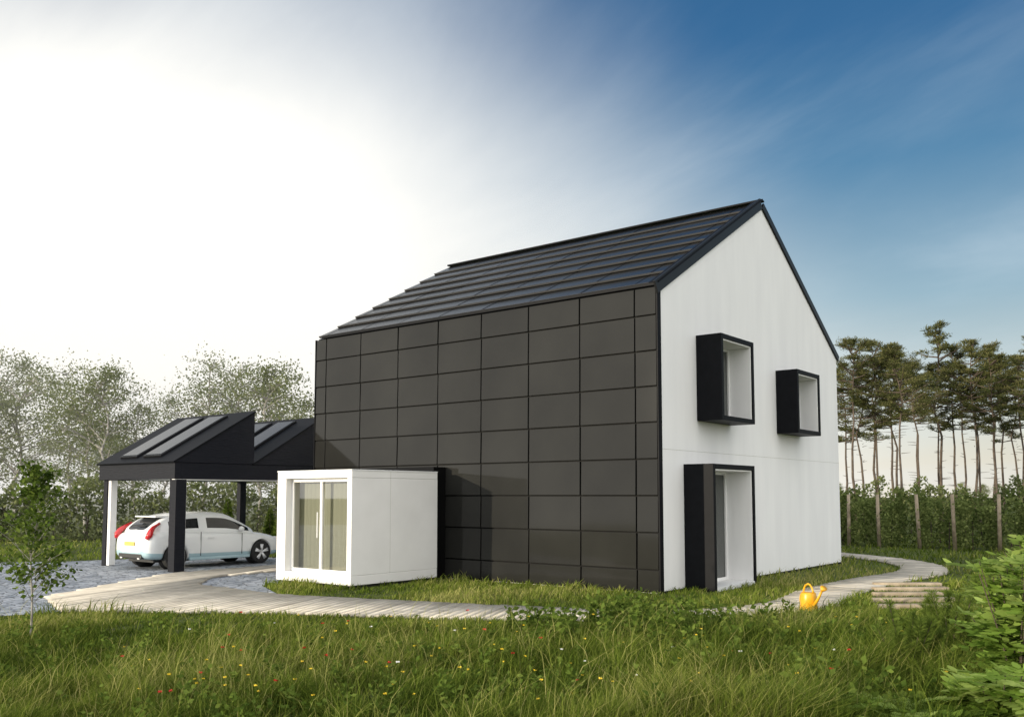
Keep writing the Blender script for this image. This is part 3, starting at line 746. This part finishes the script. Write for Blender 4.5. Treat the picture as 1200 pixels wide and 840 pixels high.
for i in range(46):
    z=.1+1.7*i/46; r=.34*(1-i/47)+.03; n_=26; a=rng.uniform(0,6.28,n_); d=np.stack([np.cos(a),np.sin(a),np.full(n_,.5)],1)
    leaves(con,d*np.array([r*.4,r*.4,0])+np.array([0,0,z]),r*.7+.05,.35,dirs=d)
tube(con,[(0,0,0),(0,0,1.7)],[.03,.01],5,mat=1)
cm=con.mesh('conifer',[M['leaf'],M['bark']])
for (x,y,s) in ((-10.5,34,1.0),(-9.2,35,.8),(-8.4,33.5,.9),(-7.6,35,1.1)): obj('conifer_shrub',cm,None,(x,y,0),x,s)

def sapling(name,x,y,H_,seed,nb=50,leafs=36,size=.065,spread=.32,mat='leaf'):
    global rng
    old=rng; rng=np.random.default_rng(seed); mb=MB()
    pts=[np.array([.02*math.sin(i*1.3)*i*.4,.02*math.cos(i)*i*.3,H_*i/8]) for i in range(9)]
    tube(mb,pts,[.016*(1-i/9.5) for i in range(9)],7,mat=1); P=np.array(pts)
    for i in range(nb):
        t=rng.uniform(.18,.98); z=t*H_; c=np.array([np.interp(z,P[:,2],P[:,0]),np.interp(z,P[:,2],P[:,1]),z]); a=rng.uniform(0,6.28)
        L=H_*spread*(1.15-t)*rng.uniform(.6,1.1); end=c+np.array([L*math.cos(a),L*math.sin(a),L*rng.uniform(.5,1.0)]); md=(c+end)/2+np.array([0,0,.03])
        tube(mb,[c,md,end],[.006,.004,.0015],4,mat=1)
        q=c+(end-c)*rng.uniform(.25,1.05,(leafs,1))+rng.normal(size=(leafs,3))*.05
        leaves(mb,q,size,.75,flat=.2)
    me=mb.mesh(name,[M[mat],M['birchbark']]); rng=old; return obj(name,me,None,(x,y,0))
sapling('birch_sapling',-6.35,12.25,2.3,5)

def pinnate(mb,b,d,L,n=7,sz=.07,at=.6):
    d=unit(np.array(d,float)); pts=[]
    for i in range(n+1):
        t=i/n; pts.append(np.array(b)+d*L*t+np.array([0,0,-.35*L*t*t]))
    tube(mb,pts,[.003]*(n+1),4,.3)
    side=unit(np.cross(d,[0,0,1])); C_=[];Dd=[]
    for i in range(1,n+1):
        for s in (-1,1): C_.append(pts[i]); Dd.append(side*s+d*.55+np.array([0,0,-.12+rng.normal()*.1]))
    C_.append(pts[-1]); Dd.append(d)
    C_=np.array(C_);Dd=unit(np.array(Dd)); m_=len(C_)
    up=np.array([0,0,1.])+rng.normal(size=3)*.35; q=unit(np.cross(Dd,np.repeat(up[None],m_,0))); nn=np.cross(q,Dd)
    S=(sz*rng.uniform(.85,1.15,m_))[:,None]
    v=np.stack([C_,C_+Dd*S*.35+q*S*.24-nn*S*.03,C_+Dd*S*.75+q*S*.18-nn*S*.05,C_+Dd*S-nn*S*.08,C_+Dd*S*.75-q*S*.18-nn*S*.05,C_+Dd*S*.35-q*S*.24-nn*S*.03],1).reshape(-1,3)
    i=np.arange(m_)[:,None]*6
    f=np.concatenate([i+np.array([0,1,2,3]),i+np.array([0,3,4,5])],1).reshape(-1,4)
    mb.add(v,f,np.clip(at+rng.normal()*.2,0,1))
def shrub(name,x,y,H_,nst,seed,sz=.075,sp=.35,nl=6,fl=1.0):
    global rng
    old=rng; rng=np.random.default_rng(seed); mb=MB()
    for s in range(nst):
        a=rng.uniform(0,6.28); r=sp*rng.uniform(.2,1); top=np.array([r*math.cos(a),r*math.sin(a),H_*rng.uniform(.6,1)])
        tube(mb,[(0,0,0),top*np.array([.4,.4,.5]),top],[.01,.007,.004],5,.2,1)
        for k in range(12):
            t=rng.uniform(.25,1); b=np.array([top[0]*t*(.8*t+.2),top[1]*t*(.8*t+.2),top[2]*t]); aa=rng.uniform(0,6.28)
            pinnate(mb,b,(math.cos(aa),math.sin(aa),rng.uniform(.2,.8)),rng.uniform(.2,.34)*fl,nl,sz,.25+.6*t)
    me=mb.mesh(name,[M['brightleaf'],M['bark']]); rng=old; return obj(name,me,None,(x,y,0))
shrub('rowan_shrub',4.45,8.2,1.45,15,3,.12,.38,5)
shrub('rowan_shrub',6.2,10.8,1.45,18,4,.13,.5,5)
shrub('rowan_shrub',3.9,7.45,.60,11,6,.13,.4,5)
shrub('fern',3.1,7.35,.20,9,8,.11,.4,9,1.4)
shrub('rowan_shrub',5.0,9.3,1.0,15,9,.12,.42,5)
shrub('rowan_shrub',7.3,12.6,1.2,15,19,.13,.5,5)
mb=MB()
for s in range(12):
    a=rng.uniform(0,6.28); top=np.array([.4*math.cos(a)*rng.uniform(.2,1),.4*math.sin(a)*rng.uniform(.2,1),rng.uniform(.4,.85)])
    tube(mb,[(0,0,0),top],[.01,.003],5,mat=1)
    for k in range(34):
        q=np.repeat((top*rng.uniform(.2,1.02))[None],26,0); d=rng.normal(size=(26,3)); d[:,2]=abs(d[:,2])+.3
        leaves(mb,q,.085,.05,dirs=d,attr=rng.uniform(.4,1,26))
me=mb.mesh('young_pine',[M['leaf'],M['bark']])
obj('young_pine_shrub',me,None,(3.95,9.3,0),0,1.0); obj('young_pine_shrub',me,None,(5.0,10.6,0),2,1.1)
